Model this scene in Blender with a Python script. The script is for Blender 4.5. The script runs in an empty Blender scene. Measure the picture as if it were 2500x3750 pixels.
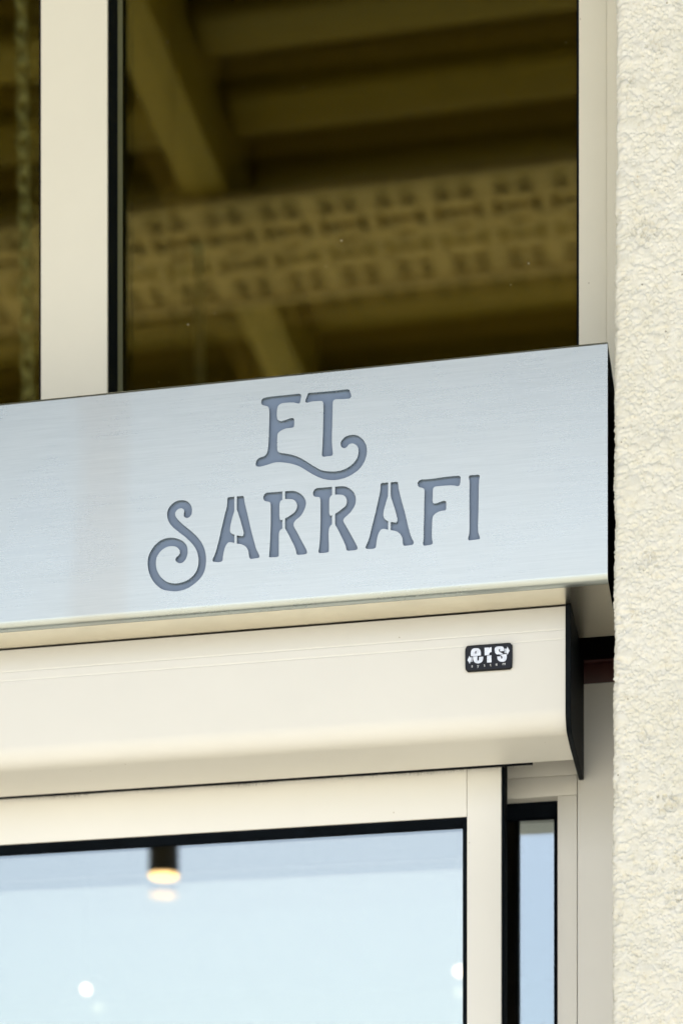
import bpy, bmesh, math, random
import numpy as np
from mathutils import Vector, Matrix

scene = bpy.context.scene
COL = scene.collection
R = math.radians

# ------------------------------------------------------------------ camera
cam_d = bpy.data.cameras.new('camera')
cam = bpy.data.objects.new('camera', cam_d)
COL.objects.link(cam)
scene.camera = cam
cam_d.sensor_fit = 'VERTICAL'
cam_d.sensor_height = 36.0
cam_d.lens = 76.8
cam_d.shift_y = 0.96                      # rising-front lens: verticals stay parallel
cam_d.clip_start = 0.05
cam_d.clip_end = 5000
cam.location = (0.0, -2.75, 1.60)
cam.rotation_euler = (R(90), 0, math.atan(8000 / 40450))
cam_d.dof.use_dof = True
cam_d.dof.focus_distance = 2.81
cam_d.dof.aperture_fstop = 2.8
cam_d.dof.aperture_blades = 9

# ------------------------------------------------------------------ sky, sun, exposure
SUN_EL, SUN_AZ = R(48), R(190)            # azimuth from +Y (into the shop) towards +X
world = bpy.data.worlds.new('World')
scene.world = world
world.use_nodes = True
wn = world.node_tree
wn.nodes.clear()
sky = wn.nodes.new('ShaderNodeTexSky')
sky.sky_type = 'NISHITA'
sky.sun_disc = False
sky.sun_elevation = SUN_EL
sky.sun_rotation = SUN_AZ
sky.air_density = 1.0
sky.dust_density = 1.8
sky.ozone_density = 1.0
bg = wn.nodes.new('ShaderNodeBackground')
bg.inputs['Strength'].default_value = 0.15
wo = wn.nodes.new('ShaderNodeOutputWorld')
wn.links.new(sky.outputs[0], bg.inputs[0])
wn.links.new(bg.outputs[0], wo.inputs[0])

sun_d = bpy.data.lights.new('sun', 'SUN')
sun_d.energy = 5.0
sun_d.angle = R(0.5)
sun_d.color = (1.0, 0.945, 0.87)
sun = bpy.data.objects.new('sun', sun_d)
COL.objects.link(sun)
to_sun = Vector((math.sin(SUN_AZ) * math.cos(SUN_EL), math.cos(SUN_AZ) * math.cos(SUN_EL), math.sin(SUN_EL)))
sun.rotation_euler = to_sun.to_track_quat('Z', 'Y').to_euler()
sun.location = to_sun * 30

vs = scene.view_settings
vs.view_transform = 'Standard'
vs.look = 'None'
vs.exposure = 0.69
vs.gamma = 1.0
vs.use_curve_mapping = False
scene.render.engine = 'CYCLES'
cy = scene.cycles
cy.use_denoising = True
cy.max_bounces = 8
cy.diffuse_bounces = 3
cy.glossy_bounces = 5
cy.use_adaptive_sampling = True
cy.adaptive_threshold = 0.015
cy.transparent_max_bounces = 16
cy.caustics_reflective = False
cy.caustics_refractive = False
cy.sample_clamp_indirect = 6.0

# ------------------------------------------------------------------ materials
class NT:
    def __init__(self, name):
        self.m = bpy.data.materials.new(name)
        self.m.use_nodes = True
        self.t = self.m.node_tree
        self.t.nodes.clear()
        self.out = self.t.nodes.new('ShaderNodeOutputMaterial')
    def n(self, kind, **kw):
        nd = self.t.nodes.new(kind)
        for k, v in kw.items():
            setattr(nd, k, v)
        return nd
    def l(self, a, b):
        self.t.links.new(a, b)
    def coords(self, scale=(1, 1, 1)):
        tc = self.n('ShaderNodeTexCoord')
        mp = self.n('ShaderNodeMapping')
        mp.inputs['Scale'].default_value = scale
        self.l(tc.outputs['Object'], mp.inputs['Vector'])
        return mp.outputs['Vector']
    def noise(self, scale, detail=4, rough=0.5, vec=None):
        nz = self.n('ShaderNodeTexNoise')
        nz.inputs['Scale'].default_value = scale
        nz.inputs['Detail'].default_value = detail
        nz.inputs['Roughness'].default_value = rough
        if vec is not None:
            self.l(vec, nz.inputs['Vector'])
        return nz.outputs['Fac']
    def ramp(self, fac, stops):
        r = self.n('ShaderNodeValToRGB')
        el = r.color_ramp.elements
        while len(el) > 1:
            el.remove(el[-1])
        for i, (p, c) in enumerate(stops):
            e = el[0] if i == 0 else el.new(p)
            e.position = p
            e.color = tuple(c) + (1,) if not isinstance(c, (int, float)) else (c, c, c, 1)
        self.l(fac, r.inputs['Fac'])
        return r.outputs['Color']
    def bump(self, h, strength, dist):
        b = self.n('ShaderNodeBump')
        b.inputs['Strength'].default_value = strength
        b.inputs['Distance'].default_value = dist
        self.l(h, b.inputs['Height'])
        return b.outputs['Normal']
    def pbr(self, color=None, rough=0.5, metal=0.0, **kw):
        p = self.n('ShaderNodeBsdfPrincipled')
        if color is not None:
            if hasattr(color, 'is_linked') or hasattr(color, 'links'):
                self.l(color, p.inputs['Base Color'])
            else:
                p.inputs['Base Color'].default_value = tuple(color) + (1,)
        if isinstance(rough, (int, float)):
            p.inputs['Roughness'].default_value = rough
        else:
            self.l(rough, p.inputs['Roughness'])
        p.inputs['Metallic'].default_value = metal
        for k, v in kw.items():
            p.inputs[k.replace('_', ' ')].default_value = v
        self.l(p.outputs[0], self.out.inputs['Surface'])
        return p

def mat_plain(name, col, rough=0.5, metal=0.0, var=0.06, scale=8.0, bump=0.0, bscale=400.0, spec=0.5):
    t = NT(name)
    v = t.coords()
    f = t.noise(scale, 5, 0.6, v)
    lo = tuple(max(0, c * (1 - var)) for c in col)
    hi = tuple(min(1, c * (1 + var)) for c in col)
    c = t.ramp(f, [(0.3, lo), (0.7, hi)])
    p = t.pbr(c, rough, metal)
    p.inputs['Specular IOR Level'].default_value = spec
    if bump:
        t.l(t.bump(t.noise(bscale, 3, 0.5, v), bump, 0.0004), p.inputs['Normal'])
    return t.m

def mat_cream(name, col, dust=0.0):
    # powder-coated aluminium: faint orange peel, slight grime
    t = NT(name)
    v = t.coords()
    f = t.noise(5.0, 6, 0.6, v)
    f2 = t.noise(2.0, 4, 0.6, v)
    mx = t.n('ShaderNodeMath', operation='MULTIPLY')
    t.l(f, mx.inputs[0]); t.l(f2, mx.inputs[1])
    c = t.ramp(mx.outputs[0], [(0.12, tuple(x * 0.955 for x in col)), (0.4, col)])
    # sparse tiny dirt specks
    vo = t.n('ShaderNodeTexVoronoi')
    vo.inputs['Scale'].default_value = 26
    t.l(v, vo.inputs['Vector'])
    sp = t.ramp(vo.outputs['Distance'], [(0.016, 0.0), (0.03, 1.0)])
    mix = t.n('ShaderNodeMix', data_type='RGBA', blend_type='MIX')
    t.l(sp, mix.inputs[0])
    mix.inputs[6].default_value = (0.45, 0.40, 0.30, 1)
    t.l(c, mix.inputs[7])
    p = t.pbr(mix.outputs[2], 0.42)
    p.inputs['Specular IOR Level'].default_value = 0.45
    t.l(t.bump(t.noise(900, 2, 0.5, v), 0.12, 0.0004), p.inputs['Normal'])
    return t.m

def mat_steel(name):
    t = NT(name)
    # brushing: long fine lines along X at three widths
    s1 = t.noise(1.0, 3, 0.6, t.coords((9, 9, 330)))
    s2 = t.noise(1.0, 3, 0.6, t.coords((22, 22, 900)))
    s3 = t.noise(1.0, 2, 0.5, t.coords((4, 4, 95)))
    def madd(a, k, c=None, add=0.0):
        m = t.n('ShaderNodeMath', operation='MULTIPLY_ADD')
        t.l(a, m.inputs[0]); m.inputs[1].default_value = k
        if c is None: m.inputs[2].default_value = add
        else: t.l(c, m.inputs[2])
        return m.outputs[0]
    grain = madd(s3, 0.18, madd(s2, 0.42, madd(s1, 0.40)))
    c1 = t.ramp(grain, [(0.34, (0.465, 0.503, 0.480)), (0.50, (0.508, 0.546, 0.523)), (0.66, (0.550, 0.589, 0.566))])
    # wiped smudges and a faint vertical band of browner tint left of the lettering
    smu = t.ramp(t.noise(5.5, 5, 0.65, t.coords((1, 1, 1.3))), [(0.40, 1.0), (0.70, 0.0)])
    mixs = t.n('ShaderNodeMix', data_type='RGBA', blend_type='MULTIPLY')
    k = madd(smu, -0.45, None, 0.45)
    t.l(k, mixs.inputs[0]); t.l(c1, mixs.inputs[6])
    mixs.inputs[7].default_value = (0.80, 0.82, 0.82, 1)
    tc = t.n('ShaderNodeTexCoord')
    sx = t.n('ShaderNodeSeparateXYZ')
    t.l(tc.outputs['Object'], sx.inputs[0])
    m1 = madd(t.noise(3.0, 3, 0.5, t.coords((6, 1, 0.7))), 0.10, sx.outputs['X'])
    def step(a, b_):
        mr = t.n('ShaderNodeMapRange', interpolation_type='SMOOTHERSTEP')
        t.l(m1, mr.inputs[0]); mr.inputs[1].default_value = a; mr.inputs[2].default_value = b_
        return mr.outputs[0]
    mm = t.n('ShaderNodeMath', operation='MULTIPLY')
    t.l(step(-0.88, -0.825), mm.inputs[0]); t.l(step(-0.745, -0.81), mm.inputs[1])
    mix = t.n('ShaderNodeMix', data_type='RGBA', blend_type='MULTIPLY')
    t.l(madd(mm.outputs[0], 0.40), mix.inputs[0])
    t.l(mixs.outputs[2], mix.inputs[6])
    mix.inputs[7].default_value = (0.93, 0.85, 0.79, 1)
    rg = madd(smu, 0.05, madd(grain, 0.10, None, 0.20))
    p = t.pbr(mix.outputs[2], 0.3, 1.0)
    t.l(rg, p.inputs['Roughness'])
    p.inputs['Anisotropic'].default_value = 0.6
    tan = t.n('ShaderNodeCombineXYZ')
    tan.inputs[1].default_value = 1.0
    tan.inputs[2].default_value = 1.0
    t.l(tan.outputs[0], p.inputs['Tangent'])
    wav = t.noise(2.2, 2, 0.5, t.coords((1, 1, 1)))            # sheet is never quite flat
    n1 = t.n('ShaderNodeBump'); n1.inputs['Strength'].default_value = 0.25; n1.inputs['Distance'].default_value = 0.004
    t.l(wav, n1.inputs['Height'])
    t.l(n1.outputs['Normal'], p.inputs['Normal'])
    return t.m

def mat_glass(name, refl, gloss, tint, speck=0.5, streaks=0.0):
    # coated pane: each face mirrors `refl` of the light and lets the rest through
    t = NT(name)
    v = t.coords()
    gl = t.n('ShaderNodeBsdfGlossy')
    gl.inputs['Color'].default_value = tuple(gloss) + (1,)
    gl.inputs['Roughness'].default_value = 0.0
    tr = t.n('ShaderNodeBsdfTransparent')
    tr.inputs['Color'].default_value = tuple(tint) + (1,)
    lw = t.n('ShaderNodeFresnel')
    lw.inputs['IOR'].default_value = 1.5
    ad = t.n('ShaderNodeMath', operation='ADD', use_clamp=True)
    t.l(lw.outputs[0], ad.inputs[0])
    ad.inputs[1].default_value = refl - 0.045
    mx = t.n('ShaderNodeMixShader')
    t.l(ad.outputs[0], mx.inputs[0])
    t.l(tr.outputs[0], mx.inputs[1]); t.l(gl.outputs[0], mx.inputs[2])
    # dust specks and dried run marks
    vo = t.n('ShaderNodeTexVoronoi')
    vo.inputs['Scale'].default_value = 55
    t.l(v, vo.inputs['Vector'])
    vo2 = t.ramp(vo.outputs['Distance'], [(0.045, 1.0), (0.08, 0.0)])
    pick = t.ramp(t.noise(9, 3, 0.6, v), [(0.56, 0.0), (0.66, 1.0)])
    mk = t.n('ShaderNodeMath', operation='MULTIPLY')
    t.l(vo2, mk.inputs[0]); t.l(pick, mk.inputs[1])
    run = t.ramp(t.noise(6.0, 5, 0.7, t.coords((60, 60, 1.5))), [(0.55, 0.0), (0.8, 1.0)])
    m3 = t.n('ShaderNodeMath', operation='MULTIPLY')
    t.l(run, m3.inputs[0]); m3.inputs[1].default_value = streaks
    m2 = t.n('ShaderNodeMath', operation='MULTIPLY_ADD', use_clamp=True)
    t.l(mk.outputs[0], m2.inputs[0]); m2.inputs[1].default_value = speck
    t.l(m3.outputs[0], m2.inputs[2])
    df = t.n('ShaderNodeBsdfDiffuse')
    df.inputs['Color'].default_value = (0.45, 0.43, 0.36, 1)
    m4 = t.n('ShaderNodeMixShader')
    t.l(m2.outputs[0], m4.inputs[0])
    t.l(mx.outputs[0], m4.inputs[1]); t.l(df.outputs[0], m4.inputs[2])
    t.l(m4.outputs[0], t.out.inputs['Surface'])
    return t.m

def mat_wood(name, a, b, rough=0.55):
    t = NT(name)
    v = t.coords((2, 30, 30))
    f = t.noise(3.0, 6, 0.65, v)
    c = t.ramp(f, [(0.3, a), (0.7, b)])
    oi = t.n('ShaderNodeObjectInfo')
    rr = t.ramp(oi.outputs['Random'], [(0.0, 0.62), (1.0, 1.15)])
    mxr = t.n('ShaderNodeMix', data_type='RGBA', blend_type='MULTIPLY')
    mxr.inputs[0].default_value = 1.0
    t.l(c, mxr.inputs[6]); t.l(rr, mxr.inputs[7])
    p = t.pbr(mxr.outputs[2], rough)
    t.l(t.bump(f, 0.3, 0.002), p.inputs['Normal'])
    return t.m

def mat_stucco(name):
    t = NT(name)
    v = t.coords()
    f = t.noise(75, 6, 0.7, v)
    c = t.ramp(f, [(0.24, (0.64, 0.58, 0.45)), (0.38, (0.79, 0.765, 0.665)), (0.60, (0.83, 0.815, 0.745)), (0.8, (0.85, 0.84, 0.785))])
    # weathering: broad grey-beige patches
    w = t.ramp(t.noise(7.0, 5, 0.6, t.coords((1.6, 1.6, 0.8))), [(0.38, 0.40), (0.62, 0.0)])
    mw = t.n('ShaderNodeMix', data_type='RGBA', blend_type='MULTIPLY')
    t.l(w, mw.inputs[0]); t.l(c, mw.inputs[6])
    mw.inputs[7].default_value = (0.87, 0.865, 0.82, 1)
    # ochre grains lying bare here and there, and dark pin holes
    g = t.ramp(t.noise(260, 3, 0.6, v), [(0.66, 0.0), (0.72, 0.55)])
    mix = t.n('ShaderNodeMix', data_type='RGBA', blend_type='MIX')
    t.l(g, mix.inputs[0]); t.l(mw.outputs[2], mix.inputs[6])
    mix.inputs[7].default_value = (0.58, 0.45, 0.27, 1)
    vo = t.n('ShaderNodeTexVoronoi')
    vo.inputs['Scale'].default_value = 75
    t.l(v, vo.inputs['Vector'])
    ph = t.ramp(vo.outputs['Distance'], [(0.07, 0.8), (0.13, 0.0)])
    sel = t.ramp(t.noise(24, 2, 0.5, v), [(0.55, 0.0), (0.62, 1.0)])
    pm = t.n('ShaderNodeMath', operation='MULTIPLY')
    t.l(ph, pm.inputs[0]); t.l(sel, pm.inputs[1])
    mp = t.n('ShaderNodeMix', data_type='RGBA', blend_type='MIX')
    t.l(pm.outputs[0], mp.inputs[0]); t.l(mix.outputs[2], mp.inputs[6])
    mp.inputs[7].default_value = (0.16, 0.13, 0.08, 1)
    p = t.pbr(mp.outputs[2], 0.85)
    p.inputs['Specular IOR Level'].default_value = 0.25
    t.l(t.bump(t.noise(600, 5, 0.7, v), 0.45, 0.0010), p.inputs['Normal'])
    return t.m

def mat_emit(name, col, strength):
    t = NT(name)
    e = t.n('ShaderNodeEmission')
    e.inputs['Color'].default_value = tuple(col) + (1,)
    e.inputs['Strength'].default_value = strength
    t.l(e.outputs[0], t.out.inputs['Surface'])
    return t.m

CREAM = mat_cream('cream_powder_coat', (0.82, 0.80, 0.735))
CREAM_UP = mat_cream('cream_upper_frame', (0.83, 0.79, 0.66))
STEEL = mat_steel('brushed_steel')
CHAMP = mat_plain('champagne_satin_metal', (0.90, 0.845, 0.70), 0.24, 1.0, var=0.05, scale=12)
BLACK = mat_plain('black_rubber', (0.004, 0.006, 0.009), 0.75, var=0.3, scale=30, spec=0.04)
BLACKPL = mat_plain('black_plastic', (0.006, 0.008, 0.010), 0.55, var=0.25, scale=40, bump=0.2, bscale=500, spec=0.05)
ENDBLACK = mat_plain('black_inside', (0.003, 0.003, 0.003), 0.8, spec=0.05)
SLATE = mat_plain('slate_blue_acrylic', (0.170, 0.230, 0.335), 0.35, var=0.05, scale=14)
GLASS_DOOR = mat_glass('coated_glass', 0.25, (0.86, 0.97, 1.0), (0.94, 0.90, 0.81), 0.25, 0.0)
GLASS_SIDE = mat_glass('coated_glass_dusty', 0.235, (0.84, 0.95, 1.0), (0.93, 0.95, 0.93), 0.25, 0.05)
GLASS_UP = mat_glass('bronze_glass', 0.22, (0.97, 0.92, 0.36), (0.96, 0.92, 0.80), 0.6, 0.004)
GLASS_UP2 = mat_glass('bronze_glass_inner', 0.30, (0.98, 0.92, 0.45), (0.40, 0.34, 0.20), 0.0, 0.0)
BROWN = mat_plain('dark_bronze_indoor_coat', (0.05, 0.030, 0.016), 0.45, var=0.15, spec=0.3)
SPACER = mat_plain('spacer_strip', (0.17, 0.17, 0.085), 0.4, var=0.1)
RED = mat_plain('oxide_red_steel', (0.055, 0.012, 0.010), 0.5, var=0.3, scale=25)
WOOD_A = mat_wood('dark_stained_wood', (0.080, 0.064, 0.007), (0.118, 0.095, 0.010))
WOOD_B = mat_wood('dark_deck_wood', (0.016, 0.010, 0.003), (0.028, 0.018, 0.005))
PERF = mat_plain('perforated_paint', (0.20, 0.172, 0.145), 0.6, var=0.2, scale=3)
GALV = mat_plain('galvanised_steel', (0.45, 0.50, 0.50), 0.35, 1.0, var=0.2, scale=60)
STUCCO = mat_stucco('roughcast_render')
WALL = mat_plain('pale_wall_plaster', (0.66, 0.60, 0.48), 0.85, var=0.08, scale=3, bump=0.5, bscale=120)
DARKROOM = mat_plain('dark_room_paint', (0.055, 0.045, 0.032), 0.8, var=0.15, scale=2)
PAVE = mat_plain('grey_paving', (0.55, 0.525, 0.44), 0.85, var=0.15, scale=0.8)
BADGEBLACK = mat_plain('badge_gel_black', (0.003, 0.004, 0.006), 0.08, var=0.1, spec=0.22)
BADGEFOIL = mat_plain('badge_silver_foil', (0.66, 0.68, 0.70), 0.35, 0.55, var=0.18, scale=160)
BADGEWHITE = mat_plain('badge_white_print', (0.75, 0.77, 0.78), 0.5)
BRUSHHAIR = mat_plain('brush_bristle', (0.02, 0.016, 0.012), 0.6)
LAMPBLACK = mat_plain('lamp_bronze', (0.030, 0.020, 0.008), 0.45)
GLOW = mat_emit('warm_lamp_glow', (1.0, 0.57, 0.23), 6.0)
GLOW_IN = mat_emit('indoor_lamp_glow', (1.0, 0.80, 0.60), 4.0)

# ------------------------------------------------------------------ mesh helpers
def link(name, me, mat, parent=None, kind=None, label=None):
    o = bpy.data.objects.new(name, me)
    COL.objects.link(o)
    if mat is not None and not me.materials:
        me.materials.append(mat)
    if parent is not None:
        o.parent = parent
        o.matrix_parent_inverse = Matrix.Translation(-parent.location)
    if kind: o['kind'] = kind
    if label: o['label'] = label
    return o

def thing(name, loc, label, cat, group=None):
    o = bpy.data.objects.new(name, None)
    COL.objects.link(o)
    o.empty_display_size = 0.1
    o.location = loc
    o['label'] = label; o['category'] = cat
    if group: o['group'] = group
    return o

def bm_mesh(bm, name, smooth=False, angle=None):
    bmesh.ops.recalc_face_normals(bm, faces=bm.faces)
    me = bpy.data.meshes.new(name)
    bm.to_mesh(me); bm.free()
    if smooth:
        me.polygons.foreach_set('use_smooth', [True] * len(me.polygons))
        if angle is not None:
            try: me.set_sharp_from_angle(angle=angle)
            except Exception: pass
    return me

def add_box(bm, x0, x1, y0, y1, z0, z1):
    m = Matrix.Translation(((x0 + x1) / 2, (y0 + y1) / 2, (z0 + z1) / 2)) @ Matrix.Diagonal((abs(x1 - x0), abs(y1 - y0), abs(z1 - z0), 1))
    return bmesh.ops.create_cube(bm, size=1, matrix=m)['verts']

def box(name, x0, x1, y0, y1, z0, z1, mat, parent=None, bevel=0.0, seg=2, **kw):
    bm = bmesh.new()
    add_box(bm, x0, x1, y0, y1, z0, z1)
    if bevel:
        bmesh.ops.bevel(bm, geom=list(bm.edges), offset=bevel, segments=seg, affect='EDGES', profile=0.6)
    return link(name, bm_mesh(bm, name, bevel > 0, R(40)), mat, parent, **kw)

def prism_x(name, prof, x0, x1, mat, parent=None, smooth=True, ends=None, ang=25, caps=True, **kw):
    """profile [(y,z)...] closed, run along X; ends = per-point x at the far end (a mitre)"""
    bm = bmesh.new()
    a = [bm.verts.new((x0, y, z)) for y, z in prof]
    b = [bm.verts.new(((ends[i] if ends else x1), y, z)) for i, (y, z) in enumerate(prof)]
    n = len(prof)
    for i in range(n):
        j = (i + 1) % n
        bm.faces.new((a[i], a[j], b[j], b[i]))
    if caps:
        bm.faces.new(a); bm.faces.new(b[::-1])
    return link(name, bm_mesh(bm, name, smooth, R(ang)), mat, parent, **kw)

def prism_z(name, prof, z0, z1, mat, parent=None, ends=None, **kw):
    bm = bmesh.new()
    a = [bm.verts.new((x, y, z0)) for x, y in prof]
    b = [bm.verts.new((x, y, (ends[i] if ends else z1))) for i, (x, y) in enumerate(prof)]
    n = len(prof)
    for i in range(n):
        j = (i + 1) % n
        bm.faces.new((a[i], a[j], b[j], b[i]))
    bm.faces.new(a); bm.faces.new(b[::-1])
    return link(name, bm_mesh(bm, name, True, R(25)), mat, parent, **kw)

def parse(s, k=0.001):
    out = []
    for w in s.split():
        c = w[0] == '*'
        x, y = w.lstrip('*').split(',')
        out.append((float(x) * k, float(y) * k, c))
    return out

def smooth_loop(pts, sub=4):
    """closed Catmull-Rom through the points; corners (flag) stay sharp"""
    n = len(pts); out = []
    P = [Vector((p[0], p[1])) for p in pts]
    for i in range(n):
        j = (i + 1) % n
        p1, p2 = P[i], P[j]
        p0 = p1 if pts[i][2] else P[i - 1]
        p3 = p2 if pts[j][2] else P[(j + 1) % n]
        if pts[i][2] and pts[j][2]:
            out.append((p1.x, p1.y)); continue
        for s in range(sub):
            t = s / sub
            q = 0.5 * ((2 * p1) + (p2 - p0) * t + (2 * p0 - 5 * p1 + 4 * p2 - p3) * t * t + (3 * p1 - p0 - 3 * p2 + p3) * t ** 3)
            out.append((q.x, q.y))
    return out

def fill_mesh(name, loops, half, bevel=0.0, bres=2):
    """filled 2-D outline with holes (even-odd), extruded +-half; local x,y -> world X,Z, depth on Y"""
    cu = bpy.data.curves.new(name, 'CURVE')
    cu.dimensions = '2D'; cu.fill_mode = 'BOTH'; cu.extrude = half
    cu.bevel_depth = bevel; cu.bevel_resolution = bres
    for lp in loops:
        sp = cu.splines.new('POLY')
        sp.points.add(len(lp) - 1)
        for i, (x, y) in enumerate(lp):
            sp.points[i].co = (x, y, 0, 1)
        sp.use_cyclic_u = True
    return curve_mesh(name, cu)

def curve_mesh(name, cu):
    ob = bpy.data.objects.new(name + '_tmp', cu)
    COL.objects.link(ob)
    dg = bpy.context.evaluated_depsgraph_get()
    me = bpy.data.meshes.new_from_object(ob.evaluated_get(dg))
    bpy.data.objects.remove(ob); bpy.data.curves.remove(cu)
    me.name = name
    return me

def stand_up(me, y):
    """lay the filled outline (x,y,z) up into the facade: X=x, Z=y, Y=y0-z"""
    n = len(me.vertices)
    co = np.empty(n * 3, 'f'); me.vertices.foreach_get('co', co)
    co = co.reshape(-1, 3)
    out = np.stack([co[:, 0], y - co[:, 2], co[:, 1]], 1)
    me.vertices.foreach_set('co', out.ravel())
    me.update()
    return me

def copy_tree(o, loc, parent=None):
    c = o.copy(); COL.objects.link(c)
    c.location = loc
    for ch in o.children:
        d = ch.copy(); COL.objects.link(d); d.parent = c
        d.matrix_parent_inverse = ch.matrix_parent_inverse.copy()
    return c

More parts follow.
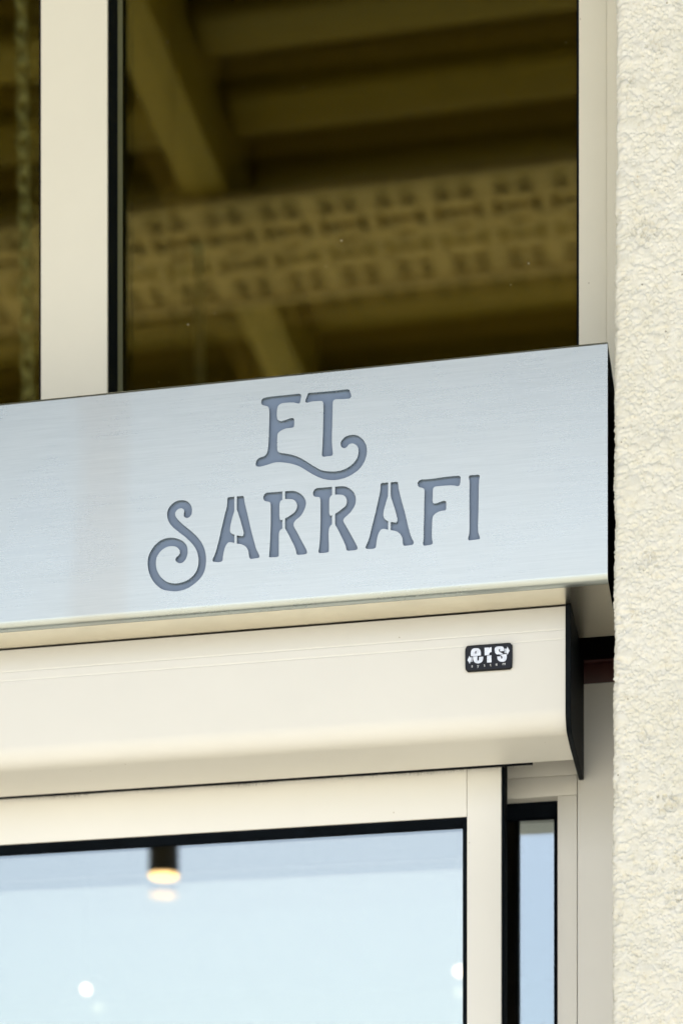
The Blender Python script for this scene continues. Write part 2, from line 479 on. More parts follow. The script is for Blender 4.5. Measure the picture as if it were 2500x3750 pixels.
# ------------------------------------------------------------------ outlines (millimetres on the facade)
LETTERS = [
    ('E', ['-649.5,3012.8 -648.5,3016 -645.4,3017.8 -639.3,3018.5 -629.2,3018.8 -617,3018.7 -605.9,3018.8 -599.8,3018.8 -597.5,3017.8 -596.6,3015.4 -597.3,3011.5 -598.1,3007.8 -599.3,3006.3 -601.5,3006.3 -603.9,3007.2 -606.9,3008.1 -613,3008.6 -620.1,3008.8 -624.1,3007.9 -626.9,3005.7 -628.4,3002.1 -628.7,2996.7 -628.7,2991.8 -627.7,2988.2 -625.6,2986.3 -623.1,2985.7 -620.1,2986.1 -615,2987.2 -610.4,2988.4 -607.9,2988.3 -606.3,2986.9 -605.8,2984.2 -605.9,2979.7 -606.4,2977 -608.4,2975.9 -613,2975.8 -618,2975.3 -623.1,2973.5 -626.6,2971 -628,2968 -628.3,2962.1 -628.4,2955.2 -628.3,2950.2 -627.7,2947.7 -626.1,2945.8 -622.6,2944.5 -617,2943.2 -610.9,2941.6 -604.9,2939.4 -599.8,2937 -594.8,2934 -589.7,2930.5 -583.7,2926.1 -577.6,2921.9 -571.6,2918.3 -565.6,2916.2 -558.5,2914.9 -551.5,2914.3 -544.5,2914.9 -537.5,2917 -531.5,2920.3 -526.5,2924.5 -523.5,2929.2 -522,2934 -521.8,2938.3 -522.5,2942.3 -524.5,2945.3 -527.5,2947.4 -531,2948.2 -534,2947.3 -536,2945.4 -537.7,2943.8 -540,2943 -542.5,2943.9 -544.3,2945.8 -545,2948.9 -544.5,2951.8 -542.7,2954.5 -540,2956.9 -536.5,2958.4 -531.5,2959.2 -526.5,2958.8 -522,2957 -517.5,2953.5 -514,2948.9 -511.5,2943.3 -510.7,2937.3 -511.3,2931.5 -513,2925.8 -516,2920.1 -520.5,2914.7 -526.5,2910.3 -533.5,2906.8 -541.5,2904.4 -549.5,2903.3 -557.5,2903.7 -565.6,2905.4 -573.6,2908.7 -580.7,2912.7 -586.7,2916.8 -592.8,2921 -598.8,2924.8 -604.9,2927.7 -612,2930.2 -620.1,2932 -627.2,2933 -631.2,2933 -636.3,2932.2 -643.4,2930.6 -649.5,2929.6 -653.6,2929.7 -656.1,2931 -656.8,2933.5 -656.1,2936.9 -654.1,2939.7 -650.5,2941.4 -645.9,2942.4 -643.4,2944.2 -641.7,2947 -640.6,2951.4 -639.9,2958.2 -639.4,2968.1 -639.1,2977.9 -638.8,2987.8 -638.6,2995.7 -638.9,3001.7 -639.9,3004.9 -641.6,3006.7 -644.4,3007.7 -647.5,3008.9 -649.2,3011.1']),
    ('T', ['-591.2,3008.9 -590.5,3011.3 -588.9,3015.1 -587.9,3017.5 -586.2,3018.5 -581.7,3018.4 -571.6,3018.3 -561.5,3018.1 -551.5,3018 -543.5,3018.2 -537.5,3018.2 -534.7,3017.8 -533.2,3016.2 -532.2,3013 -531.2,3010 -531.7,3007.5 -534,3006.1 -537.5,3006.1 -544.5,3006.4 -550.5,3006.8 -553.5,3006.2 -554.9,3004.4 -555.4,3000.5 -555.6,2989.7 -555.9,2977.9 -556.2,2966.1 -556.4,2954.4 -556,2946.4 -555.4,2940.5 -555.1,2938 -555.9,2935.6 -558,2934.6 -562.5,2934.7 -567.1,2934.5 -568.9,2935.6 -569.5,2938 -569.2,2942.7 -568.7,2949.6 -568.3,2961.4 -567.9,2975.1 -567.6,2988.9 -567.5,2999.7 -567.8,3003.7 -568.8,3005.8 -571.1,3006.7 -575.6,3006.9 -580.7,3007.1 -584.7,3006.8 -588.2,3006.2 -590.4,3006.7']),
    ('S', ['-774.8,2882.4 -773.3,2886.4 -770.2,2890.2 -765.9,2893.4 -761.1,2895.1 -756.2,2895.5 -751.3,2894.5 -747,2892.2 -743.9,2888.5 -742,2884.2 -741.7,2880.1 -742.3,2876.3 -744.3,2873.3 -747,2871.7 -749.2,2871.6 -751.6,2873 -752.8,2875.1 -752.8,2877.5 -752.3,2880.1 -752.6,2882.5 -754,2884 -756.8,2884.9 -759.5,2884.4 -762.3,2882.7 -764,2880.2 -764.4,2877.6 -763.8,2875.2 -762,2872.1 -758.6,2868.3 -755,2864.6 -750.7,2860.7 -745.8,2856.5 -740.9,2852 -736.1,2847.2 -731.8,2842.1 -728.2,2836.5 -725.6,2831 -723.9,2825 -723,2818.4 -723,2811.9 -723.6,2806.1 -725.4,2799.8 -728.5,2794.2 -733,2789.5 -739.1,2784.7 -745.8,2780.8 -752.5,2778.6 -759.8,2777.4 -767.2,2777.7 -775.1,2779.2 -781.8,2781.4 -788,2786 -792.9,2791.4 -796.8,2797.7 -799.6,2804.4 -801.1,2811.3 -801.6,2817.9 -801,2823.7 -799.3,2828.9 -796.5,2834 -792.9,2838.7 -788.6,2842.5 -783.7,2845.6 -778.2,2847.3 -772.7,2847.9 -767.2,2847.4 -761.7,2845.9 -756.8,2843.6 -752.5,2840.4 -749.2,2836.2 -747.8,2831.7 -747.6,2826.4 -748.6,2821.7 -750.7,2817.5 -753.7,2814.5 -757.4,2813.4 -760.8,2814.4 -763.2,2816.6 -764,2818.9 -763.2,2821.2 -760.8,2823.3 -758.7,2825.2 -757.9,2827.5 -758.5,2830.2 -760.1,2832.8 -762.9,2835 -766.6,2836.3 -770.8,2836.7 -775.4,2836.1 -780,2834.1 -784.3,2830.9 -787.7,2826.8 -789.7,2822.2 -790.4,2816.9 -789.9,2811 -788.6,2806.2 -785.8,2800.6 -782.1,2795.9 -777.6,2792 -772.1,2789.2 -765.9,2787.8 -759.8,2787.8 -754.4,2788.6 -748.9,2790.2 -743.4,2793.3 -739.1,2797.1 -735.8,2801.8 -733.8,2807.5 -733,2814 -733.3,2819.3 -734.6,2825.3 -737,2830.8 -740.3,2835.8 -744.6,2840.8 -750.1,2846.3 -756.2,2851.4 -762.3,2856.5 -767.2,2861 -771.4,2866.1 -773.9,2871.1 -775.1,2875.9 -775.3,2879.4']),
    ('A', ['*-685.2,2893.8 -689.2,2893.7 -692.7,2893.6 -694.2,2892.6 -694.6,2890.2 -694.8,2885.1 -695.6,2880 -697.9,2871.7 -700.2,2862.4 -702.9,2851.5 -705.1,2842.2 -707.3,2833.8 -709.5,2825.9 -711.5,2820.4 -713.5,2816.7 -714.2,2814.2 -713.7,2812.2 -711.7,2811.4 -706.4,2810.6 -702.4,2811.1 -700.7,2813.1 -700.4,2816.9 -699.5,2822 -697.9,2827.9 -695.8,2832.4 -693.6,2834.7 -691,2835.2 -687.9,2834.5 *-685.1,2833.7 *-685.1,2844.4 -687.9,2845.7 -690.1,2847.6 -691,2850.6 -690.5,2855.6 -689.2,2861.5 -687.4,2868.2 -686.1,2871.9 *-685.1,2875.7', '*-681.9,2893.7 -677.7,2893.7 -674.4,2893.8 -672.9,2892.8 -672.2,2890 -671.5,2885.6 -670.2,2879.5 -668,2870.8 -665.8,2861.2 -663.2,2849.8 -660.5,2839.3 -658.3,2831.4 -656.1,2823.5 -653.5,2818.2 -652,2814.6 -652,2812.5 -653.9,2811.6 -658.3,2811.3 -663.2,2811.2 -664.9,2812.7 -665.8,2815.8 -666.5,2821 -668,2824.9 -671.1,2828.6 -676,2831.2 *-681.9,2832.5 *-681.9,2843.1 -678.6,2842.5 -676,2841.8 -673.8,2842.1 -672.8,2844.2 -673,2847.2 -674.6,2853.3 -676.8,2861.3 -679.5,2870.1 *-681.9,2876.5']),
    ('R', ['*-621.5,2894.9 -628.5,2894.9 -635.5,2895 -640.8,2895.1 -644.3,2894.1 -646.2,2891.5 -646.7,2888.1 -645.3,2885.2 -643,2883.9 -639.9,2883.2 -637.7,2882 -637,2879.2 -636.8,2872.3 -636.8,2860.4 -637,2850.1 -637.4,2839.9 -637.9,2829.7 -638.4,2821.2 -639,2814.4 -639.2,2812.3 -638.1,2811.3 -633.8,2810.9 -629.4,2810.8 -626.9,2811.4 -626.2,2813.3 -626.2,2818.4 -626.1,2827 -626.1,2835.5 -625.9,2841.5 -624.8,2844.4 -623.3,2845.9 *-621.5,2847.1 *-621.5,2858.8 -622.8,2857.9 -624.1,2858.4 -625,2860.2 -625.4,2864.5 -625.4,2871.3 -625.2,2878.1 -624.6,2881.1 -623.4,2882.9 *-621.5,2884', '*-618,2894.7 -612.8,2894.7 -607.5,2894.2 -602.7,2892.8 -597.9,2889.8 -594,2886 -591.4,2881.5 -590.4,2877.6 -590.9,2873.4 -592.7,2868.5 -595.7,2863.2 -598.8,2859.8 -602.7,2857.2 -605.3,2854.6 -606.6,2851.8 -606.2,2848.3 -604,2843.9 -600.5,2837.6 -597,2830.5 -593.1,2823.3 -590.1,2817.5 -589,2814 -589.6,2812 -592.7,2811.1 -597,2811.1 -601,2811.2 -602.7,2812.6 -603.3,2815.2 -604.5,2819.6 -606.6,2824.9 -609.3,2830.2 -611.9,2835.6 -614.9,2841.4 *-618,2846.8 *-618,2859.8 -614.1,2861.4 -609.7,2864 -605.3,2867 -602.9,2870.6 -602.1,2874.4 -602.7,2878 -604.9,2881.3 -607.5,2883.1 -611.9,2884.1 *-618,2884.7']),
    ('R', ['*-556.2,2895 -562.6,2895 -569.3,2895 -576,2895 -579.4,2893.2 -581.1,2890 -581.1,2887.7 -579.9,2885 -577,2883.8 -573.6,2883.3 -572,2881.7 -571.4,2878.4 -571.3,2868.9 -571.3,2856.7 -571.5,2845.5 -571.8,2836.1 -572.4,2824.8 -573.3,2817.4 -573.9,2813.7 -573.2,2811.5 -570.8,2811 -565.5,2810.9 -561.6,2811.4 -560.4,2813 -560.3,2820.1 -560.7,2829.5 -560.7,2837 -559.9,2842.1 -558.5,2844.8 *-556.2,2846.8 *-556.2,2858.7 -557.3,2857.9 -559,2858.9 -559.9,2861.8 -559.9,2868.9 -559.9,2877.3 -559.2,2881 -557.8,2883.3 *-556.2,2884.2', '*-552.3,2894.8 -547.3,2894.7 -541.5,2894.4 -536.7,2892.8 -532,2889.6 -528.1,2885.3 -525.6,2879.9 -525.1,2875.2 -526,2869.7 -528.3,2865.2 -531.5,2860.8 -535.8,2856.9 -539.6,2854 -541.4,2850.8 -540.6,2847.5 -537.2,2841.6 -532.9,2833.7 -528.6,2825.8 -524.8,2818.5 -523.1,2814.1 -523.7,2811.8 -526.2,2811.1 -532,2810.9 -535.8,2811.2 -537.5,2813 -538.2,2816.3 -540.1,2821.6 -543,2828 -546.3,2834.8 -549.2,2840.7 *-552.3,2846.4 *-552.3,2860.2 -548.2,2862.2 -543.4,2865.4 -539.1,2868.5 -537.2,2872.1 -537,2876.3 -538.2,2879.6 -540.6,2882.2 -544.4,2883.7 *-552.3,2884.5']),
    ('A', ['*-483.2,2893.9 -488.2,2894.1 -491.5,2893.9 -492.9,2892.5 -493.1,2888.3 -493.9,2881.8 -495.8,2873.5 -498.1,2863.5 -500.5,2853.4 -503.2,2843.3 -505.3,2835.1 -507.6,2825.9 -510,2819.6 -512.2,2815.1 -512.5,2813.2 -511.2,2811.6 -507.2,2810.9 -502.4,2810.9 -499.6,2812.1 -498.8,2814.9 -498.1,2820.4 -496.7,2826.9 -494.8,2831.4 -492,2834.7 -489.1,2835.2 -485.8,2834.3 *-483.2,2833.6 *-483.2,2844.4 -486.3,2846.3 -488.5,2849.1 -489.4,2852.4 -488.9,2858 -487.2,2864.4 -485.3,2871.2 *-483.4,2876.7', '*-479.9,2893.9 -475.8,2893.9 -472.5,2893.9 -470.8,2892.8 -470.1,2890 -469.7,2885.2 -468.2,2878.6 -465.4,2867.1 -462.1,2855.6 -459.3,2844.2 -456.9,2833.7 -454.5,2825.1 -452.2,2819.3 -450.3,2815.4 -450.5,2813.1 -452.2,2811.6 -456.9,2811.3 -461.6,2811.2 -463.5,2812.4 -464.3,2815.2 -464.7,2820.4 -466.4,2824.7 -469.7,2828.8 -473.9,2831 *-479.9,2832.7 *-479.9,2843.2 -476.8,2842.6 -473.9,2841.9 -471.8,2842.9 -471.3,2846.2 -472.5,2851.4 -474.4,2858.6 -476.8,2866.3 *-479.9,2875.9']),
    ('F', ['-445.1,2888.8 -444.7,2891.1 -442.7,2893 -439.6,2893.8 -433.6,2893.6 -426.2,2893.5 -418.8,2893.9 -411.4,2894.3 -404,2894.5 -397.3,2894.5 -392.6,2894.3 -391,2893.5 -390.1,2891.8 -390.2,2887.5 -390.8,2883.9 -391.6,2881.8 -393.6,2881.2 -396.6,2881.9 -400,2882.7 -405.4,2883.2 -411.4,2883.3 -417.4,2883.4 -421.5,2883.3 -423.8,2882.5 -425.2,2880.7 -425.6,2877.4 -425.8,2870.8 -426,2866.1 -425.5,2863.4 -424.1,2862 -421.5,2861.9 -417.4,2862.8 -413.4,2864 -410.7,2864.2 -409,2863.1 -408.4,2860.9 -408.4,2855.9 -408.8,2853 -410.4,2851.8 -414.1,2851.6 -417.4,2851.1 -421.5,2849.4 -424.5,2847 -425.7,2844.8 -426.3,2840.9 -426.6,2833.6 -426.8,2825.6 -426.7,2818.3 -426.2,2814.6 -425.7,2812.2 -426.5,2810.4 -428.9,2809.6 -432.9,2809.3 -436.3,2809.1 -437.9,2810.3 -438.3,2812.6 -437.7,2815.9 -437.4,2821.2 -437.3,2833.2 -436.9,2846.5 -436.7,2859.7 -436.4,2871.7 -436.3,2878.3 -436.7,2881 -437.7,2882.3 -440,2883.3 -442.7,2884.2 -444.5,2886.1']),
    ('I', ['-379.6,2891.8 -378.7,2893.2 -376.9,2893.6 -372.6,2893.5 -367.9,2893.4 -366,2892.5 -365.6,2890.6 -366.2,2887.3 -366.7,2880.1 -366.9,2870.2 -367,2860.2 -367.2,2847 -367.6,2833.8 -367.7,2823.9 -367.4,2819.9 -366.2,2816.1 -365.4,2813.8 -365.7,2811.9 -367.2,2811.4 -371.2,2811.3 -375.9,2811 -378.9,2811.1 -380.3,2812.4 -380.3,2814.7 -379.3,2818.2 -378.7,2823.5 -378.7,2834.8 -378.7,2848 -378.8,2861.3 -378.7,2874.5 -378.6,2885.1 -379.1,2888.5 -379.6,2890.5']),
]
BADGE = {
    'plate': ['-393.5,2698.1 -393.1,2700.3 -392,2702.1 -389.7,2703.1 -371,2703.2 -351,2703.1 -335.5,2703 -333.6,2702.3 -332.2,2700.9 -331.5,2698.9 -331.4,2685.7 -331.7,2671.9 -332.3,2670.2 -333.8,2669.1 -336,2668.6 -356,2668.7 -376,2668.9 -389.2,2668.9 -391,2669.5 -392.4,2671.1 -393.2,2672.9 -393.5,2685.4'],
    'e_top': ['*-385.6,2688.5 -385.7,2692.3 -385.4,2694.7 -384.5,2696.9 -382.7,2698.3 -379.5,2698.7 -376,2698.1 -374,2696.6 -373,2694.6 -372.6,2692.3 *-372.6,2688.6', '*-380,2691.5 -380.1,2693.8 -379.7,2694.8 -379.1,2695 -378.6,2694.5 -378.5,2693 *-378.5,2691.6'],
    'e_low': ['*-382.9,2688 *-377.2,2687.9 -377.2,2684.7 -377.1,2682.9 -376.2,2682.1 -375.4,2682.7 -375.1,2684 *-375,2686.9 *-369.6,2686.8 -369.7,2684.1 -370.4,2681.4 -372.2,2679.6 -375,2678.6 -377.5,2678.7 -380.2,2679.9 -382,2682.3 -382.7,2685.1'],
    'r_top': ['*-367.8,2698.2 *-361.8,2698.2 *-362,2696.2 -361.2,2697.6 -360.5,2698.3 *-358.5,2698.4 *-358.6,2692.1 -360,2691.9 -361.1,2691.2 -361.6,2690 *-361.8,2688.5 *-367.7,2688.4'],
    'r_low': ['*-364.6,2687.8 *-358.9,2687.9 *-358.8,2678.7 *-364.6,2678.7'],
    's_top': ['*-342.4,2692.3 *-347.5,2692 -347.5,2693.9 -347.9,2695 -348.5,2695.2 -349.1,2694.7 -349.2,2693.5 -348.9,2692 -347.5,2690.9 -345.5,2689.8 *-343.4,2688.5 *-351.7,2688.4 -353.2,2689.6 -354.2,2691.4 -354.6,2693.9 -354.4,2696.4 -353.2,2698 -351,2698.6 -348,2698.6 -345,2698.2 -343.3,2697 -342.5,2695'],
    's_low': ['*-349,2687.9 *-339.3,2687.8 -338.9,2685.3 -339.1,2682.3 -339.9,2680.2 -341.5,2678.8 -344,2678.3 -347,2678.7 -349.2,2679.9 -350.6,2681.7 -351.1,2683.7 *-351.4,2685.6 *-346.5,2685.5 -346.3,2683.6 -346,2682.5 -345.3,2682.3 -344.7,2682.9 -344.5,2684.2 -345,2685.5 -346.7,2686.9'],
    'arrow_l': ['*-390.1,2684 *-387.4,2689.5 *-387,2687.1 *-385.7,2687.3 *-385.7,2681.2 *-386.7,2681 *-387.1,2678.7'],
    'bar1': ['*-385.5,2687.2 *-385.1,2687.2 *-385.1,2681.2 *-385.4,2681.2'],
    'bar2': ['*-384.9,2687.2 *-384.5,2687.2 *-384.4,2681.2 *-384.8,2681.2'],
    'bar3': ['*-384.2,2687.2 *-383.7,2687.2 *-383.7,2681.2 *-384.2,2681.2'],
    'arrow_r': ['*-335.2,2692.1 *-338.3,2697.7 *-338.5,2695.1 *-339.6,2695 *-339.6,2689.1 *-338.4,2688.9 *-338.2,2686.6'],
    'bar4': ['*-341.8,2695 *-341.3,2695.1 *-341.3,2689.2 *-341.8,2689.1'],
    'bar5': ['*-341.1,2695 *-340.7,2695.1 *-340.7,2689.2 *-341.1,2689.1'],
    'bar6': ['*-340.4,2695 *-339.9,2695 *-339.9,2689.2 *-340.4,2689.1'],
}


# ------------------------------------------------------------------ the setting
def ground():
    bm = bmesh.new()
    bmesh.ops.create_grid(bm, x_segments=40, y_segments=40, size=700)
    for v in bm.verts: v.co.z = 0.0
    return link('ground', bm_mesh(bm, 'ground'), PAVE, kind='structure')
ground()

# the shop building: outer walls round the opening and the dim room behind the glass
bld = thing('shop_building', (-1.0, 0.4, 0.0), 'pale plastered shop building around the glazed entrance', 'building')
box('outer_wall', -9.0, -2.62, 0.215, 0.50, 0.0, 6.7, WALL, bld)
box('outer_wall', -2.615, -0.06, 0.216, 0.50, 4.41, 6.69, WALL, bld)
box('outer_wall', -0.055, 6.0, 0.27, 0.50, 0.0, 6.695, WALL, bld)
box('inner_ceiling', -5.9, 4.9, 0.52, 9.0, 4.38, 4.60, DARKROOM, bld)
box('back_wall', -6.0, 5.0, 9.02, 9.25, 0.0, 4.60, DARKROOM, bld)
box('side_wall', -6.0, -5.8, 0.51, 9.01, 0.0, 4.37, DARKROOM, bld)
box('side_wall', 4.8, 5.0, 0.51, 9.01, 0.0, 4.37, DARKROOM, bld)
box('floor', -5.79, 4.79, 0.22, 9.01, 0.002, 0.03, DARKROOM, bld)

# porch roof: deck, slats parallel to the facade, beams running out from it
PX0, PX1, PYE = -9.0, 6.0, -5.66
porch = thing('porch_roof', (-1.9, 0.0, 6.08), 'dark brown slatted porch ceiling mirrored in the upper windows', 'roof')
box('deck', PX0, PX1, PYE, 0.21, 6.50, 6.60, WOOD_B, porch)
BEAMS = (-7.84, -4.88, -1.92, 1.04, 4.0)
for bx in BEAMS:
    box('beam', bx - 0.075, bx + 0.075, PYE + 0.05, 0.21, 6.08, 6.495, WOOD_A, porch, 0.008)
xs = [PX0] + list(BEAMS) + [PX1]
y = -0.16
while y > PYE + 0.15:
    for i in range(len(xs) - 1):
        a = xs[i] + (0.077 if i else 0); b = xs[i + 1] - (0.077 if i < len(xs) - 2 else 0)
        box('slat', a, b, y - 0.105, y + 0.105, 6.31, 6.497, WOOD_A, porch, 0.055, 5)
    y -= 0.432
box('edge_beam', PX0, PX1, PYE - 0.10, PYE - 0.002, 6.08, 6.62, WOOD_A, porch, 0.008)

# pierced ventilation strip hung across the porch ceiling
def perf_strip():
    x0, x1, y0, y1, ym = -6.7, 2.6, -4.69, -4.07, -4.38
    loops = [[(x0, y0), (x1, y0), (x1, y1), (x0, y1)]]
    pitch = 0.203
    def rect(cx, cy, w, h): loops.append([(cx - w / 2, cy - h / 2), (cx + w / 2, cy - h / 2), (cx + w / 2, cy + h / 2), (cx - w / 2, cy + h / 2)])
    cx = x0 + 0.145
    while cx < x1 - 0.12:
        for ry in (0.262, 0.200, -0.185, -0.250):
            rect(cx - 0.040, ym + ry, 0.056, 0.038); rect(cx + 0.040, ym + ry, 0.056, 0.038)
        for ry in (0.100, -0.075):
            rect(cx, ym + ry, 0.100, 0.036)
            rect(cx - 0.069, ym + ry, 0.026, 0.086); rect(cx + 0.069, ym + ry, 0.026, 0.086)
        rect(cx, ym + 0.012, 0.070, 0.024)
        cx += pitch
    me = fill_mesh('pierced_panel', loops, 0.003)
    n = len(me.vertices)
    co = np.empty(n * 3, 'f'); me.vertices.foreach_get('co', co)
    co = co.reshape(-1, 3); co[:, 2] += 6.060
    me.vertices.foreach_set('co', co.ravel())
    t = thing('pierced_strip', (-1.9, ym, 6.06), 'taupe pierced strip with rows of slots under the porch ceiling', 'ceiling panel')
    link('pierced_panel', me, PERF, t)
    for yy in (y0, y1):
        box('edge_rail', x0, x1, yy - 0.018, yy + 0.018, 6.045, 6.078, PERF, t, 0.003)
perf_strip()

# ------------------------------------------------------------------ upper window
up = thing('upper_window', (-1.0, 0.22, 2.86), 'cream framed bronze glass windows above the steel sign', 'window')
ZB, ZT = 2.905, 4.355
box('mullion', -1.0167, -0.9189, 0.200, 0.320, ZB, ZT, CREAM_UP, up, 0.0015)
box('mullion', -2.02, -1.93, 0.200, 0.320, ZB, ZT, CREAM_UP, up, 0.0015)
box('jamb', -0.2578, -0.2211, 0.200, 0.320, ZB, ZT, CREAM_UP, up, 0.0004)
box('jamb', -0.22105, -0.058, 0.2009, 0.320, ZB, ZT, CREAM_UP, up)
box('jamb', -2.61, -2.54, 0.200, 0.320, ZB, ZT, CREAM_UP, up, 0.0015)
box('head', -2.62, -0.06, 0.195, 0.325, ZT + 0.001, ZT + 0.05, CREAM_UP, up, 0.0015)
box('sill', -2.62, -0.06, 0.190, 0.325, ZB - 0.05, ZB - 0.001, CREAM_UP, up, 0.0015)
for g0, g1 in ((-0.9187, -0.9172), (-0.2614, -0.2580), (-1.0205, -1.0169)):
    box('gasket', g0, g1, 0.2045, 0.2445, ZB, ZT, BLACK, up)
box('spacer', -0.9170, -0.9100, 0.2440, 0.2449, ZB, ZT, SPACER, up)
def inner_pane(x0, x1, yaw, pitch):
    o = box('inner_pane', -(x1 - x0) / 2, (x1 - x0) / 2, -0.003, 0.003, -(ZT - ZB) / 2, (ZT - ZB) / 2, GLASS_UP2, up)
    o.location = ((x0 + x1) / 2, 0.272, (ZB + ZT) / 2)
    o.rotation_euler = (R(pitch), 0, R(yaw))               # sealed units bow: the two sheets are never parallel
inner_pane(-0.9180, -0.2585, 0.42, -0.30)
inner_pane(-1.928, -1.0180, -0.25, -0.25)
inner_pane(-2.538, -2.022, 0.2, 0.3)
box('pane', -0.9185, -0.2580, 0.2452, 0.2512, ZB, ZT, GLASS_UP, up)
box('pane', -1.929, -1.0172, 0.2452, 0.2512, ZB, ZT, GLASS_UP, up)
box('pane', -2.539, -2.021, 0.2452, 0.2512, ZB, ZT, GLASS_UP, up)

# ------------------------------------------------------------------ lintel
tl = thing('steel_lintel', (-1.0, 0.29, 2.72), 'dark oxide red steel lintel in the shadow under the sign', 'lintel')
box('web', -2.60, -0.06, 0.268, 0.318, 2.7175, 2.745, RED, tl, 0.002)
box('gap_shade_strip', -2.60, -0.06, 0.256, 0.30, 2.7495, 2.852, ENDBLACK, tl)  # added black strip, stands in for the shade in the gap above the lintel
box('flange', -2.60, -0.06, 0.262, 0.318, 2.7455, 2.7485, RED, tl, 0.0008)

# ------------------------------------------------------------------ door frame, fixed glass panel, sliding door
df = thing('door_frame', (-0.2, 0.29, 0.0), 'cream door frame beside the roughcast pillar', 'door frame')
box('jamb', -0.2653, -0.0585, 0.265, 0.345, 0.03, 2.7165, CREAM, df, 0.0008)
box('header', -2.60, -0.2659, 0.265, 0.345, 2.5930, 2.7165, CREAM, df, 0.0008)

fx = thing('fixed_glass_panel', (-0.9, 0.29, 0.03), 'narrow fixed glass panel between the sliding door and the frame', 'glass panel')
box('stile', -1.345, -1.30, 0.262, 0.335, 0.05, 2.5646, CREAM, fx, 0.0006)
box('head_rail', -2.60, -0.2663, 0.2656, 0.335, 2.5650, 2.5924, CREAM, fx, 0.0006)
box('stile', -0.2928, -0.2663, 0.2656, 0.335, 0.05, 2.5646, CREAM, fx, 0.0006)
prism_x('gasket', [(0.2865, 2.5648), (0.299, 2.5648), (0.299, 2.5440), (0.2935, 2.5455), (0.2865, 2.5600)], -1.299, 0, BLACK, fx,
        ends=[-0.2930, -0.2930, -0.3010, -0.3005, -0.2950])
prism_z('gasket', [(-0.2930, 0.2865), (-0.2930, 0.299), (-0.3012, 0.299), (-0.3002, 0.2935), (-0.2950, 0.2865)], 0.06, 0, BLACK, fx,
        ends=[2.5646, 2.5646, 2.5436, 2.5455, 2.5598])
rp = box('pane', -1.02, -0.0, -0.003, 0.003, 0.06, 2.5640, GLASS_SIDE, fx)
rp.matrix_parent_inverse = Matrix.Translation(-fx.location)
rp.location = (-0.2932, 0.3035, 0.0)
rp.rotation_euler = (0, 0, R(0.6))                      # the leaf hangs a touch out of parallel

dr = thing('sliding_door', (-0.95, 0.21, 0.02), 'cream framed sliding glass door with black gaskets', 'door')
for part, x0, x1, z0, z1, bv in (('stile', -0.4083, -0.3616, 0.03, 2.66, 0.0016), ('stile', -1.60, -1.53, 0.03, 2.66, 0.0016),
                                 ('top_rail', -1.5297, -0.4087, 2.5205, 2.66, 0.0008), ('bottom_rail', -1.5297, -0.4087, 0.03, 0.14, 0.0008)):
    box(part, x0, x1, 0.190 if part == 'stile' else 0.1901, 0.2125, z0, z1, CREAM, dr, bv)
    box('inner_profile', x0 + 0.0005, x1 - 0.0005, 0.2130, 0.235, z0 + 0.0005, z1 - 0.0005, BROWN, dr, 0.0006)   # two-tone frame: dark indoors
box('edge_seal', -0.3614, -0.3585, 0.1945, 0.2345, 0.03, 2.655, BLACK, dr, 0.0008)
prism_x('gasket', [(0.1925, 2.5206), (0.2058, 2.5206), (0.2058, 2.5098), (0.2015, 2.5105), (0.1925, 2.5180)], -1.5295, 0, BLACK, dr,
        ends=[-0.4085, -0.4085, -0.4160, -0.4155, -0.4105])
prism_z('gasket', [(-0.4085, 0.1925), (-0.4085, 0.2058), (-0.4162, 0.2058), (-0.4157, 0.2015), (-0.4107, 0.1925)], 0.14, 0, BLACK, dr,
        ends=[2.5206, 2.5206, 2.5096, 2.5103, 2.5178])
box('pane', -1.5295, -0.4086, 0.2062, 0.2122, 0.14, 2.5204, GLASS_DOOR, dr)

# ------------------------------------------------------------------ operator cover over the door
cv = thing('door_operator_cover', (-1.2, 0.15, 2.58), 'cream rounded cover of the sliding door drive under the steel sign', 'door cover')
def arc(cy, cz, r, a0, a1, n):
    return [(cy + r * math.cos(R(a0 + (a1 - a0) * i / n)), cz + r * math.sin(R(a0 + (a1 - a0) * i / n))) for i in range(n + 1)]
prof = [(0.068, 2.7455)]
for gz in (2.7160, 2.7036):                                   # two shallow pressed grooves
    prof += [(0.068, gz + 0.0014), (0.06835, gz + 0.0006), (0.06835, gz - 0.0006), (0.068, gz - 0.0014)]
prof += arc(0.068 + 0.028, 2.588 + 0.028, 0.028, 180, 268, 14)
prof += [(0.130, 2.5868), (0.181, 2.5850), (0.181, 2.5875), (0.130, 2.590), (0.096, 2.592), (0.074, 2.615), (0.073, 2.7455)]
prism_x('casing', prof, -2.30, -0.2634, CREAM, cv, ang=12)
bm = bmesh.new()
op = [(0.0645, 2.7460), (0.0645, 2.6120)] + arc(0.0645 + 0.026, 2.6115, 0.026, 188, 262, 8) + [(0.130, 2.5835), (0.262, 2.5835), (0.262, 2.7460)]
va = [bm.verts.new((-0.2633, yy, zz)) for yy, zz in op]
bm.faces.new(va)
ex = bmesh.ops.extrude_face_region(bm, geom=list(bm.faces))
for v in ex['geom']:
    if isinstance(v, bmesh.types.BMVert): v.co.x = -0.2564
bmesh.ops.bevel(bm, geom=[e for e in bm.edges if abs(e.verts[0].co.x - e.verts[1].co.x) < 1e-6], offset=0.0008, segments=1, affect='EDGES')
link('end_plate', bm_mesh(bm, 'end_plate', True, R(30)), BLACKPL, cv, label='black end plate with cut-away lower corner')
